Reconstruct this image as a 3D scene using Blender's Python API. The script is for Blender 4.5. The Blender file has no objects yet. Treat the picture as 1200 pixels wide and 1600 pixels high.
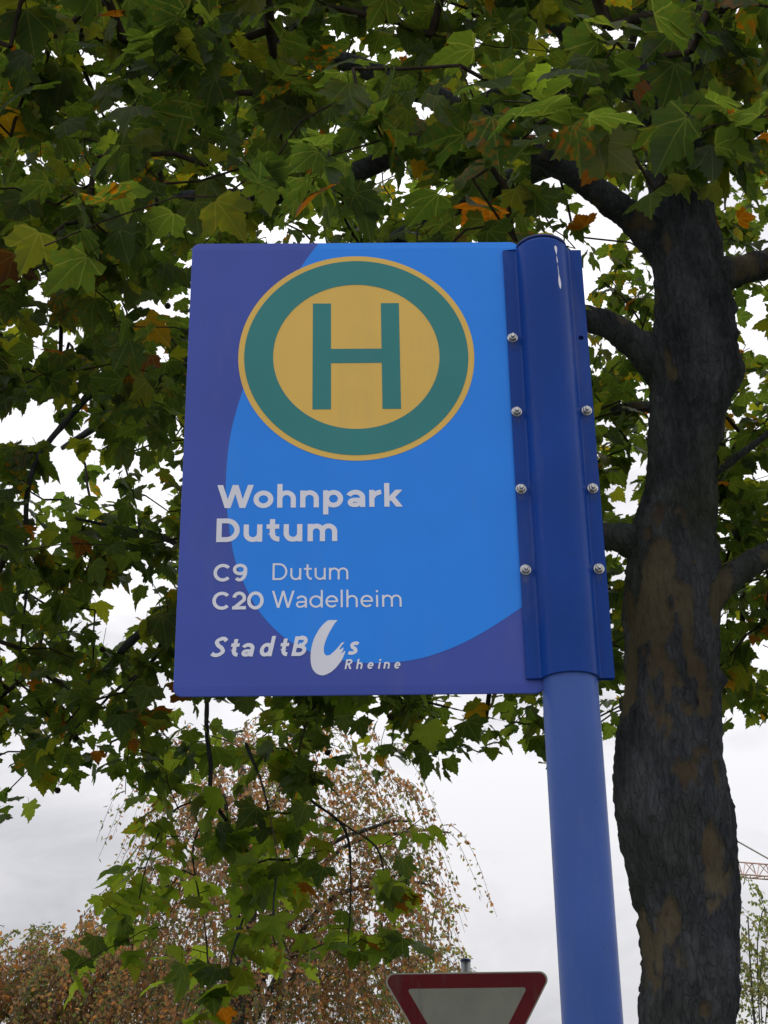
import bpy, math, random
import numpy as np
from mathutils import Vector, Matrix
from mathutils.geometry import tessellate_polygon

rng = np.random.default_rng(11)
random.seed(11)
SC = bpy.context.scene
COL = SC.collection

# ------------------------------------------------------------------ camera
CAM_Z = 1.6
FPX = 2485.86                      # focal length in pixels of the 1200x1600 photograph
FWD = np.array([0.01655077, 0.90679064, 0.42125623])
RGT = np.array([0.99982899, -0.01153325, -0.01445604])
UPV = np.array([0.00825015, -0.42142345, 0.90682645])
CAM = np.array([0.0, 0.0, CAM_Z])
cd = bpy.data.cameras.new('camera')
cam = bpy.data.objects.new('camera', cd)
COL.objects.link(cam)
m = Matrix.Identity(4)
for i in range(3):
    m[i][0] = RGT[i]; m[i][1] = UPV[i]; m[i][2] = -FWD[i]; m[i][3] = CAM[i]
cam.matrix_world = m
cd.sensor_fit = 'VERTICAL'
cd.sensor_height = 36.0
cd.lens = FPX / 1600 * 36.0
cd.clip_start = 0.05
cd.clip_end = 2000
SC.camera = cam

# ------------------------------------------------------------------ world, sun, exposure
SUN_EL, SUN_AZ = math.radians(52), math.radians(20)      # high, ahead of the camera, behind cloud
W = bpy.data.worlds.new('World')
SC.world = W
W.use_nodes = True
nt = W.node_tree
nt.nodes.clear()
def wn(t, **kw):
    n = nt.nodes.new(t)
    for k, v in kw.items(): setattr(n, k, v)
    return n
def wl(a, b): nt.links.new(a, b)
sky = wn('ShaderNodeTexSky', sky_type='NISHITA', sun_disc=False, sun_elevation=SUN_EL, sun_rotation=SUN_AZ)
bg_sky = wn('ShaderNodeBackground'); bg_sky.inputs[1].default_value = 0.10
wl(sky.outputs[0], bg_sky.inputs[0])
tc = wn('ShaderNodeTexCoord')
sep = wn('ShaderNodeSeparateXYZ'); wl(tc.outputs['Generated'], sep.inputs[0])
def wmath(op, a, b=None):
    n = wn('ShaderNodeMath', operation=op)
    for i, v in enumerate((a, b)):
        if v is None: continue
        if isinstance(v, (int, float)): n.inputs[i].default_value = v
        else: wl(v, n.inputs[i])
    return n.outputs[0]
zc = wmath('MAXIMUM', sep.outputs[2], 0.0)
grad = wmath('MULTIPLY', wmath('ADD', wmath('MULTIPLY', zc, 2.0), 1.0), 1.0 / 3.0)   # overcast sky: zenith three times the horizon
mp = wn('ShaderNodeMapping'); wl(tc.outputs['Generated'], mp.inputs[0]); mp.inputs['Scale'].default_value = (1, 1, 2.2)
n1 = wn('ShaderNodeTexNoise'); wl(mp.outputs[0], n1.inputs['Vector'])
n1.inputs['Scale'].default_value = 4.5; n1.inputs['Detail'].default_value = 6; n1.inputs['Roughness'].default_value = 0.55
n1.inputs['Distortion'].default_value = 0.4
rp = wn('ShaderNodeValToRGB'); wl(n1.outputs[0], rp.inputs[0])
rp.color_ramp.elements[0].position = 0.37; rp.color_ramp.elements[0].color = (0.72, 0.715, 0.75, 1)
rp.color_ramp.elements[1].position = 0.62; rp.color_ramp.elements[1].color = (1.10, 1.085, 1.11, 1)
mul = wn('ShaderNodeMix', data_type='RGBA', blend_type='MULTIPLY'); mul.inputs[0].default_value = 1.0
wl(rp.outputs[0], mul.inputs[6]); wl(grad, mul.inputs[7])
bg_cl = wn('ShaderNodeBackground'); bg_cl.inputs[1].default_value = 1.62
wl(mul.outputs[2], bg_cl.inputs[0])
mx = wn('ShaderNodeMixShader'); mx.inputs[0].default_value = 0.94
wl(bg_sky.outputs[0], mx.inputs[1]); wl(bg_cl.outputs[0], mx.inputs[2])
wo = wn('ShaderNodeOutputWorld'); wl(mx.outputs[0], wo.inputs[0])

sl = bpy.data.lights.new('sun', 'SUN'); sl.energy = 0.6; sl.angle = math.radians(25); sl.color = (1.0, 0.97, 0.92)
so = bpy.data.objects.new('sun', sl); COL.objects.link(so)
sd = Vector((math.sin(SUN_AZ) * math.cos(SUN_EL), math.cos(SUN_AZ) * math.cos(SUN_EL), math.sin(SUN_EL)))
so.rotation_euler = sd.to_track_quat('Z', 'Y').to_euler()
so.location = (3, 8, 14)

SC.view_settings.view_transform = 'Standard'
SC.view_settings.look = 'None'
SC.view_settings.exposure = 0.12
SC.view_settings.gamma = 1.0
SC.view_settings.use_curve_mapping = False
SC.render.engine = 'CYCLES'
SC.cycles.use_denoising = True
SC.cycles.max_bounces = 4
SC.cycles.diffuse_bounces = 4
SC.cycles.glossy_bounces = 3
SC.cycles.transmission_bounces = 5

# ------------------------------------------------------------------ helpers
def at(px, py, Y):
    """point of the world at depth Y seen at a pixel of the photograph"""
    d = FWD + RGT * (px - 600) / FPX + UPV * (800 - py) / FPX
    return CAM + d * (Y / d[1])
def pxw(w, p):
    """length in metres of w pixels at point p"""
    return w * float((np.asarray(p) - CAM) @ FWD) / FPX
def project(P):
    q = P - CAM; d = q @ FWD
    return 600 + FPX * (q @ RGT) / d, 800 - FPX * (q @ UPV) / d, d

def empty(name, loc):
    o = bpy.data.objects.new(name, None); COL.objects.link(o); o.location = loc
    o.empty_display_size = 0.2
    return o
def tag(o, label=None, cat=None, group=None, kind=None):
    if label: o['label'] = label
    if cat: o['category'] = cat
    if group: o['group'] = group
    if kind: o['kind'] = kind
    return o
def mesh_np(name, V, F, mats, smooth=True, attrs=None):
    """V (n,3); F array (m,k) or list of polygons"""
    me = bpy.data.meshes.new(name)
    V = np.asarray(V, dtype=np.float32)
    if isinstance(F, np.ndarray):
        k = F.shape[1]; flat = F.astype(np.int32).ravel(); cnt = len(F)
        starts = np.arange(cnt, dtype=np.int32) * k; tot = np.full(cnt, k, np.int32)
    else:
        flat = np.array([i for f in F for i in f], np.int32); cnt = len(F)
        tot = np.array([len(f) for f in F], np.int32); starts = np.concatenate([[0], np.cumsum(tot)[:-1]]).astype(np.int32)
    me.vertices.add(len(V)); me.vertices.foreach_set('co', V.ravel())
    me.loops.add(len(flat)); me.loops.foreach_set('vertex_index', flat)
    me.polygons.add(cnt); me.polygons.foreach_set('loop_start', starts); me.polygons.foreach_set('loop_total', tot)
    me.polygons.foreach_set('use_smooth', np.full(cnt, bool(smooth)))
    for nm, typ, data in (attrs or []):
        a = me.attributes.new(nm, typ, 'POINT')
        a.data.foreach_set('color' if typ == 'FLOAT_COLOR' else ('vector' if typ == 'FLOAT_VECTOR' else 'value'), np.asarray(data, np.float32).ravel())
    for mt in (mats if isinstance(mats, (list, tuple)) else [mats]): me.materials.append(mt)
    me.update(calc_edges=True); me.validate()
    return me
def obj(name, V, F, mat, parent=None, org=(0, 0, 0), smooth=False, attrs=None):
    V = np.asarray(V, float) - np.asarray(org, float)
    o = bpy.data.objects.new(name, mesh_np(name, V, F, mat, smooth, attrs)); COL.objects.link(o)
    if parent is not None: o.parent = parent
    else: o.location = org
    return o
class MB:
    """collects shapes into one mesh"""
    def __init__(s): s.V = []; s.F = []
    def add(s, V, F):
        b = len(s.V); s.V += [tuple(v) for v in V]; s.F += [tuple(i + b for i in f) for f in F]
    def box(s, x0, x1, y0, y1, z0, z1):
        s.add([(x0,y0,z0),(x1,y0,z0),(x1,y1,z0),(x0,y1,z0),(x0,y0,z1),(x1,y0,z1),(x1,y1,z1),(x0,y1,z1)],
              [(0,3,2,1),(4,5,6,7),(0,1,5,4),(1,2,6,5),(2,3,7,6),(3,0,4,7)])
    def bar(s, a, b, r, n=6, r2=None):
        V, F = tube([a, b], [r, r if r2 is None else r2], n); s.add(V, F)
    def lathe(s, c, prof, n=32, axis='z'):
        """prof: list of (radius, height) about an axis through c"""
        V = []; F = []
        for r, h in prof:
            for k in range(n):
                a = 2 * math.pi * k / n
                if axis == 'z': V.append((c[0] + r * math.cos(a), c[1] + r * math.sin(a), c[2] + h))
                else: V.append((c[0] + r * math.cos(a), c[1] - h, c[2] + r * math.sin(a)))
        for i in range(len(prof) - 1):
            for k in range(n):
                F.append((i*n + k, i*n + (k+1) % n, (i+1)*n + (k+1) % n, (i+1)*n + k))
        F.append(tuple(range(n - 1, -1, -1))); F.append(tuple(range((len(prof)-1)*n, len(prof)*n)))
        s.add(V, F)
    def build(s, name, mat, parent=None, org=(0,0,0), smooth=False):
        return obj(name, s.V, s.F, mat, parent, org, smooth)
def tube(P, R, n=6, cap=True):
    P = np.asarray(P, float); N = len(P); V = []; F = []
    T = np.gradient(P, axis=0) if N > 2 else np.repeat((P[1:] - P[:1]), 2, 0)
    T /= np.linalg.norm(T, axis=1, keepdims=True) + 1e-12
    u = np.cross(T[0], [0, 0, 1.0])
    if np.linalg.norm(u) < 1e-3: u = np.cross(T[0], [0, 1.0, 0])
    for i in range(N):
        u = u - T[i] * (u @ T[i]); u /= np.linalg.norm(u) + 1e-12
        v = np.cross(T[i], u)
        for k in range(n):
            a = 2 * math.pi * k / n
            V.append(P[i] + R[i] * (math.cos(a) * u + math.sin(a) * v))
    for i in range(N - 1):
        for k in range(n):
            F.append((i*n + k, i*n + (k+1) % n, (i+1)*n + (k+1) % n, (i+1)*n + k))
    if cap: F.append(tuple(range(n - 1, -1, -1))); F.append(tuple(range((N-1)*n, N*n)))
    return V, F
def catmull(P, per=8):
    P = np.asarray(P, float); Q = np.vstack([2*P[0]-P[1], P, 2*P[-1]-P[-2]]); out = []
    for i in range(len(P) - 1):
        a, b, c, d = Q[i:i+4]
        for t in np.linspace(0, 1, per, endpoint=False):
            out.append(0.5*((2*b) + (c-a)*t + (2*a-5*b+4*c-d)*t*t + (3*b-a-3*c+d)*t**3))
    out.append(P[-1]); return np.array(out)
def _h(i, j, k):
    n = (i * 374761393 + j * 668265263 + k * 1274126177) & 0x7fffffff
    n = ((n ^ (n >> 13)) * 1274126177) & 0x7fffffff
    return ((n ^ (n >> 16)) & 0xffff) / 65535.0
def vnoise(P):
    P = np.asarray(P, float); I = np.floor(P).astype(np.int64); f = P - I; f = f*f*(3 - 2*f); r = 0
    for a in (0, 1):
        for b in (0, 1):
            for c in (0, 1):
                w = (f[..., 0] if a else 1 - f[..., 0]) * (f[..., 1] if b else 1 - f[..., 1]) * (f[..., 2] if c else 1 - f[..., 2])
                r = r + w * _h(I[..., 0] + a, I[..., 1] + b, I[..., 2] + c)
    return r
def fbm(P, o=4):
    r = 0; a = .5; P = np.asarray(P, float)
    for k in range(o): r = r + a * vnoise(P * 2**k + 17.3*k); a *= .5
    return r / (1 - .5**o)

# ------------------------------------------------------------------ materials
class Mat:
    def __init__(s, name):
        s.m = bpy.data.materials.new(name); s.m.use_nodes = True; s.t = s.m.node_tree; s.t.nodes.clear()
        s.out = s.t.nodes.new('ShaderNodeOutputMaterial')
    def n(s, typ, ins=None, **kw):
        n = s.t.nodes.new(typ)
        for k, v in kw.items(): setattr(n, k, v)
        for k, v in (ins or {}).items(): s.put(n.inputs[k], v)
        return n
    def put(s, sock, v):
        if isinstance(v, bpy.types.NodeSocket): s.t.links.new(v, sock)
        elif isinstance(v, bpy.types.Node): s.t.links.new(v.outputs[0], sock)
        else:
            if isinstance(v, (tuple, list)) and len(v) == 3 and sock.type == 'RGBA': v = (*v, 1)
            sock.default_value = v
    def math(s, op, a, b=None, c=None):
        n = s.n('ShaderNodeMath', operation=op)
        for i, v in enumerate((a, b, c)):
            if v is not None: s.put(n.inputs[i], v)
        return n.outputs[0]
    def mix(s, f, a, b, blend='MIX'):
        n = s.n('ShaderNodeMix', data_type='RGBA', blend_type=blend)
        s.put(n.inputs[0], f); s.put(n.inputs[6], a); s.put(n.inputs[7], b); return n.outputs[2]
    def noise(s, scale, detail=4, rough=.55, vec=None, mapscale=None):
        if vec is None: vec = s.n('ShaderNodeTexCoord').outputs['Object']
        if mapscale: vec = s.n('ShaderNodeMapping', {'Vector': vec, 'Scale': mapscale}).outputs[0]
        return s.n('ShaderNodeTexNoise', {'Vector': vec, 'Scale': scale, 'Detail': detail, 'Roughness': rough}).outputs[0]
    def ramp(s, f, p0, p1, c0=(0,0,0), c1=(1,1,1)):
        n = s.n('ShaderNodeValToRGB', {0: f}); e = n.color_ramp.elements
        e[0].position = p0; e[1].position = p1; e[0].color = (*c0, 1); e[1].color = (*c1, 1); return n.outputs[0]
    def bsdf(s, **k):
        names = dict(col='Base Color', rough='Roughness', metal='Metallic', spec='Specular IOR Level', normal='Normal', coat='Coat Weight', coatr='Coat Roughness')
        b = s.n('ShaderNodeBsdfPrincipled', {names[a]: v for a, v in k.items()})
        return b
    def fin(s, sh): s.t.links.new(sh.outputs[0] if isinstance(sh, bpy.types.Node) else sh, s.out.inputs[0]); return s.m
def paint(name, col, rough=.35, var=.10, spec=.4, dirt=0.0, bump=0.0):
    M = Mat(name)
    n = M.noise(6, 5); n2 = M.noise(45, 3)
    lo = tuple(c * (1 - var) for c in col); hi = tuple(min(1, c * (1 + var)) for c in col)
    c = M.mix(M.ramp(n, .3, .7), lo, hi)
    if dirt:
        st = M.noise(14, 5, .65, mapscale=(1, 1, .22))
        c = M.mix(M.math('MULTIPLY', M.ramp(st, .55, .8), dirt), c, (.22, .22, .22))
        c = M.mix(M.math('MULTIPLY', M.ramp(M.noise(160, 2), .70, .76), dirt * 1.2), c, (.03, .03, .03))
    r = M.math('ADD', M.math('MULTIPLY', n2, .16), rough - .08)
    k = dict(col=c, rough=r, spec=spec)
    if bump: k['normal'] = M.n('ShaderNodeBump', {'Strength': bump, 'Distance': .001, 'Height': M.noise(420, 2)}).outputs[0]
    return M.fin(M.bsdf(**k))
M_PURPLE = paint('violet_print', (.056, .092, .42), .38, .06, .22, .16)
M_BLUE = paint('light_blue_print', (.022, .262, .93), .38, .05, .22, .10)
M_GREEN = paint('green_print', (.038, .235, .235), .40, .06, .22, .12)
M_YELLOW = paint('yellow_print', (.80, .51, .105), .40, .05, .30, .14)
M_WHITE = paint('white_print', (.80, .81, .90), .40, .04, .30, .12)
M_POLE = paint('blue_powder_coat', (.008, .052, .285), .22, .14, .12, .22, .08)
M_POLE2 = paint('faded_blue_paint', (.055, .115, .38), .30, .10, .16, .28, .08)
M_RESIDUE = paint('chalky_residue', (.035, .075, .27), .6, .35, .1, .5)
M_CAP = paint('dark_blue_cap', (.012, .03, .14), .4, .1, .4)
def steel(name, col=(.62, .62, .60), rough=.3):
    M = Mat(name); n = M.noise(300, 4)
    return M.fin(M.bsdf(col=M.mix(M.ramp(n, .35, .65), tuple(c*.6 for c in col), col), metal=.9, rough=M.math('ADD', M.math('MULTIPLY', n, .3), rough - .1)))
M_STEEL = steel('stainless_steel')
M_ZINC = steel('zinc_grey', (.34, .35, .37), .5)
M_SIGNRED = paint('sign_red', (.25, .020, .035), .45, .16, .3, .5)
M_SIGNWHITE = paint('weathered_sign_white', (.50, .48, .46), .5, .10, .3, .75)
M_SIGNEDGE = paint('pale_sign_edge', (.66, .64, .62), .5, .08, .3, .3)

def leaf_mat(name, trans=.5, veins=True):
    M = Mat(name)
    tint = M.n('ShaderNodeAttribute', attribute_name='tint')
    back = M.n('ShaderNodeNewGeometry').outputs['Backfacing']
    base = tint.outputs['Color']
    if veins:
        uv = M.n('ShaderNodeAttribute', attribute_name='leaf_uv').outputs['Vector']
        sp = M.n('ShaderNodeSeparateXYZ', {0: uv}); ax = M.math('ABSOLUTE', sp.outputs[0]); y = sp.outputs[1]
        mask = None
        for ang in (0, 38, 84):
            s_, c_ = math.sin(math.radians(ang)), math.cos(math.radians(ang))
            perp = M.math('ABSOLUTE', M.math('SUBTRACT', M.math('MULTIPLY', ax, c_), M.math('MULTIPLY', y, s_)))
            along = M.math('ADD', M.math('MULTIPLY', ax, s_), M.math('MULTIPLY', y, c_))
            v = M.math('MULTIPLY', M.ramp(perp, .006, .020, (1,1,1), (0,0,0)), M.math('GREATER_THAN', along, 0))
            mask = v if mask is None else M.math('MAXIMUM', mask, v)
        chev = M.math('FRACT', M.math('MULTIPLY', M.math('SUBTRACT', y, M.math('MULTIPLY', ax, .75)), 7.5))
        fine = M.math('MULTIPLY', M.ramp(M.math('ABSOLUTE', M.math('SUBTRACT', chev, .5)), .03, .10, (1,1,1), (0,0,0)), .22)
        mask = M.math('MAXIMUM', mask, fine)
        # autumn browning: blotches that belong to the leaf, stronger where its alpha says so
        bl = M.ramp(M.noise(5.5, 1, .6, vec=M.n('ShaderNodeVectorMath', {0: uv, 1: tint.outputs['Color']}, operation='ADD').outputs[0]), .50, .66)
        base = M.mix(M.math('MULTIPLY', bl, tint.outputs['Alpha']), base, (.26, .085, .018))
        base = M.mix(M.math('MULTIPLY', mask, .32), base, M.mix(.6, base, (.30, .30, .12)))
    under = M.mix(.30, base, (.11, .125, .075))
    rc = M.mix(back, base, under)
    hs = M.n('ShaderNodeHueSaturation', {'Saturation': 1.15, 'Value': 3.7, 'Color': base}).outputs[0]
    tcx = M.mix(1.0, hs, (.95, .94, .50), 'MULTIPLY')
    p = M.bsdf(col=rc, rough=.48, spec=.35)
    t = M.n('ShaderNodeBsdfTranslucent', {'Color': tcx})
    return M.fin(M.n('ShaderNodeMixShader', {0: trans, 1: p.outputs[0], 2: t.outputs[0]}))
M_LEAF = leaf_mat('plane_leaf', .60)
M_SMALL = leaf_mat('small_leaf', .45, veins=False)

def bark_mat():
    M = Mat('plane_bark')
    pa = M.n('ShaderNodeAttribute', attribute_name='patch').outputs['Fac']
    n1 = M.noise(9, 6, .65, mapscale=(1, 1, .35)); n2 = M.noise(60, 4, .6, mapscale=(1, 1, .4)); n3 = M.noise(3.2, 3)
    c = M.mix(M.ramp(n1, .3, .7), (.024, .026, .034), (.120, .124, .142))
    c = M.mix(M.math('MULTIPLY', M.ramp(M.noise(2.1, 4), .5, .68), .55), c, (.06, .075, .04))
    pc = M.mix(M.ramp(n3, .35, .65), (.10, .075, .05), (.15, .125, .085))
    c = M.mix(pa, c, pc)
    c = M.mix(M.math('MULTIPLY', M.ramp(n2, .45, .75), .45), c, (.016, .016, .018))
    obc = M.n('ShaderNodeTexCoord').outputs['Object']
    wob = M.n('ShaderNodeVectorMath', {0: obc, 1: M.n('ShaderNodeVectorMath', {0: M.n('ShaderNodeTexNoise', {'Vector': obc, 'Scale': 13.0, 'Detail': 3}).outputs['Color'], 'Scale': .045}, operation='SCALE').outputs[0]}, operation='ADD')
    vo = M.n('ShaderNodeTexVoronoi', {'Vector': M.n('ShaderNodeMapping', {'Vector': wob.outputs[0], 'Scale': (1, 1, .26)}).outputs[0], 'Scale': 42.0}, feature='DISTANCE_TO_EDGE').outputs['Distance']
    crack = M.math('MULTIPLY', M.ramp(vo, .02, .10, (1,1,1), (0,0,0)), M.math('SUBTRACT', 1.0, M.math('MULTIPLY', pa, .8)))
    c = M.mix(M.math('MULTIPLY', crack, .13), c, (.010, .010, .011))
    n2 = M.math('SUBTRACT', n2, M.math('MULTIPLY', crack, .28))
    bp = M.n('ShaderNodeBump', {'Strength': 1.0, 'Distance': .012, 'Height': M.math('ADD', n2, M.math('MULTIPLY', n1, 1.2))}).outputs[0]
    return M.fin(M.bsdf(col=c, rough=.9, spec=.15, normal=bp))
M_BARK = bark_mat()
def simple_bark(name, a, b, sc=25):
    M = Mat(name); n = M.noise(sc, 5, .6, mapscale=(1, 1, .5))
    return M.fin(M.bsdf(col=M.mix(M.ramp(n, .3, .7), a, b), rough=.9, spec=.15, normal=M.n('ShaderNodeBump', {'Strength': .6, 'Distance': .004, 'Height': n}).outputs[0]))
M_TWIG = simple_bark('twig_bark', (.022, .017, .014), (.07, .052, .04))
M_BEECHBARK = simple_bark('grey_bark', (.04, .038, .036), (.10, .095, .09), 8)
M_PETIOLE = paint('petiole_green', (.16, .17, .05), .5, .2, .2)

# ------------------------------------------------------------------ ground (below the frame)
def ground_mat(name, a, b, scale, rough=.95):
    M = Mat(name); n = M.noise(scale, 6, .6); n2 = M.noise(scale * .07, 3)
    c = M.mix(M.ramp(n, .3, .7), a, b); c = M.mix(M.math('MULTIPLY', n2, .3), c, tuple(x*.7 for x in a))
    return M.fin(M.bsdf(col=c, rough=rough, spec=.2, normal=M.n('ShaderNodeBump', {'Strength': .5, 'Distance': .01, 'Height': n}).outputs[0]))
M_GRASS = ground_mat('lawn', (.045, .075, .02), (.09, .12, .04), 30)
M_ASPHALT = ground_mat('asphalt', (.045, .045, .047), (.065, .065, .066), 120)
M_PAVE = ground_mat('paving', (.26, .25, .24), (.36, .35, .33), 40)
M_KERB = ground_mat('kerb_stone', (.30, .30, .29), (.40, .39, .38), 60)
def sheet(x0, x1, y0, y1, z): return [(x0,y0,z),(x1,y0,z),(x1,y1,z),(x0,y1,z)], [(0,1,2,3)]
tag(obj('ground', *sheet(-600, 600, -600, 900, 0.0), M_GRASS), kind='structure')
tag(obj('road', *sheet(-600, 600, -9.0, -1.3, -0.0 + .004), M_ASPHALT), kind='structure')
tag(obj('pavement', *sheet(-600, 600, -1.15, 3.0, .008), M_PAVE), kind='structure')
mb = MB(); mb.box(-600, 600, -1.3, -1.15, -.1, .11); tag(mb.build('kerb', M_KERB), kind='structure')

# ------------------------------------------------------------------ bus stop sign
BX, BY, BZ = 0.0, 2.04335, 2.64265          # centre of the board's front face
PXC, PYC = .2855, BY + .006                 # axis of the pole
ORG = (PXC, PYC, 0)
sign = empty('bus_stop_sign', ORG)
tag(sign, 'tall blue bus stop sign with yellow and green H roundel on a round blue pole', 'bus stop sign')
HW, HH, CR, LIP, TH = .250, .364, .0125, .0125, .003
def yoff(z): return .0010 * max(0, (abs(z) - (HH - LIP)) / LIP)
out = []
for cx, cz, a0 in ((HW-CR, HH-CR, 0), (-HW+CR, HH-CR, 90), (-HW+CR, -HH+CR, 180), (HW-CR, -HH+CR, 270)):
    for k in range(9):
        a = math.radians(a0 + 90 * k / 8); out.append((cx + CR*math.cos(a), cz + CR*math.sin(a)))
nO = len(out); e = .0007
V = [(BX + x, BY + yoff(z) + e, BZ + z) for x, z in out]                                  # front outline
ins = [(x - math.copysign(e, x), z - math.copysign(e, z)) for x, z in out]
V += [(BX + x, BY + yoff(z), BZ + z) for x, z in ins]                                     # rounded front edge
V += [(BX + x, BY + TH, BZ + z) for x, z in out]
F = [(k, (k+1) % nO, nO + (k+1) % nO, nO + k) for k in range(nO)] + [(2*nO + k, 2*nO + (k+1) % nO, (k+1) % nO, k) for k in range(nO)]
F.append(tuple(2*nO + k for k in range(nO - 1, -1, -1))[::-1])
top = [i for i in range(0, 18)]; bot = [i for i in range(18, 36)]
F.append(tuple(nO + i for i in top)[::-1]); F.append(tuple(nO + i for i in bot)[::-1])
F.append((nO + 0, nO + 17, nO + 18, nO + 35)[::-1][::-1])
board = obj('board', V, F, M_PURPLE, sign, ORG)
def flat(name, polys, mat, h, parent=board, step=0.0):
    """printed shapes h metres in front of the board; polys are outlines in mm about the board centre"""
    V = []; F = []
    for i, p in enumerate(polys):
        b = len(V); hh = h + step * i
        V += [(BX + x/1000, BY - hh + yoff(z/1000), BZ + z/1000) for x, z in p]
        for t in tessellate_polygon([[Vector((x, z, 0)) for x, z in p]]):
            a, bb, c = t
            ar = (p[bb][0]-p[a][0])*(p[c][1]-p[a][1]) - (p[c][0]-p[a][0])*(p[bb][1]-p[a][1])
            if abs(ar) < 1e-9: continue
            F.append((b+a, b+bb, b+c) if ar > 0 else (b+a, b+c, b+bb))
    return obj(name, V, F, mat, parent, ORG)
BL = [(-55.9,364.0),(-83.6,318.6),(-112.1,259.2),(-144.4,181.1),(-167.3,105.2),(-183.2,31.2),(-187.7,-41.0),(-184.5,-91.4),(-172.8,-160.5),(-154.8,-208.8),(-132.0,-248.9),(-96.5,-284.8),(-52.8,-307.4),(8.0,-319.0),(68.8,-316.0),(121.5,-300.9),(175.0,-273.5),(249.2,-224.0)]
bl = [tuple(p) for p in catmull(BL, 8)]
zl = (HH - LIP) * 1000
lo = [p for p in bl if p[1] < zl - .5]
xs = -55.9 - (364 - zl) * .60
lower = [(xs, zl - .02)] + lo + [(249.2, zl - .02)]
upper = [(-56.3, 363.2), (xs, zl + .02), (249.2, zl + .02)] + [(237.5 + 11.7*math.cos(a), 351.5 + 11.7*math.sin(a)) for a in np.linspace(0.05, math.pi/2, 8)]
flat('printed_field', [lower, upper], M_BLUE, .00025)
def circ(cx, cz, r, n=128): return [(cx + r*math.cos(2*math.pi*k/n), cz + r*math.sin(2*math.pi*k/n)) for k in range(n)]
def ring(name, r0, r1, mat, h, parent):
    n = 128; cz = 163.0; V = []; F = []
    for r in (r0, r1):
        V += [(BX + x/1000, BY - h, BZ + z/1000) for x, z in circ(0, cz, r, n)]
    F = [(k, n + k, n + (k+1) % n, (k+1) % n) for k in range(n)]
    return obj(name, V, [f[::-1] for f in F], mat, parent, ORG)
disc = flat('stop_roundel', [circ(0, 163.0, 175)], M_YELLOW, .0006)
ring('green_ring', 123.4, 166.2, M_GREEN, .0009, board)
flat('letter_h', [[(-64.8,72.2),(-37.6,72.2),(-37.6,149.8),(37.5,149.8),(37.5,72.2),(64.7,72.2),(64.7,253.4),(37.5,253.4),(37.5,174.2),(-37.6,174.2),(-37.6,253.4),(-64.8,253.4)]], M_GREEN, .0009)

# --- lettering: monoline strokes drawn for this sign
def stroke(P, w):
    P = np.asarray(P, float); n = len(P); L = []; Rr = []
    for i in range(n):
        a = P[i] - P[i-1] if i > 0 else P[1] - P[0]
        b = P[i+1] - P[i] if i < n - 1 else a
        if i == n - 1: b = a
        a = a / (np.linalg.norm(a) + 1e-9); b = b / (np.linalg.norm(b) + 1e-9)
        t = a + b; t /= np.linalg.norm(t) + 1e-9; nn = np.array([-t[1], t[0]])
        k = 1 / max(.5, float(nn @ np.array([-a[1], a[0]])))
        L.append(tuple(P[i] + nn*w/2*k)); Rr.append(tuple(P[i] - nn*w/2*k))
    return [[L[i], Rr[i], Rr[i+1], L[i+1]] for i in range(n - 1)]
def arc(cx, cy, rx, ry, a0, a1, n=22):
    return [(cx + rx*math.cos(math.radians(a)), cy + ry*math.sin(math.radians(a))) for a in np.linspace(a0, a1, n)]
def rect(x0, y0, x1, y1): return [(x0, y0), (x1, y0), (x1, y1), (x0, y1)]
def slant(x0, y0, x1, y1, hw): return [(x0-hw/2, y0), (x0+hw/2, y0), (x1+hw/2, y1), (x1-hw/2, y1)]
def closed(cx, cy, rx, ry, w, n=40):
    a = arc(cx, cy, rx + w/2, ry + w/2, 0, 360, n); b = arc(cx, cy, rx - w/2, ry - w/2, 0, 360, n)
    return [[a[i], a[i+1], b[i+1], b[i]] for i in range(n - 1)]
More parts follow.
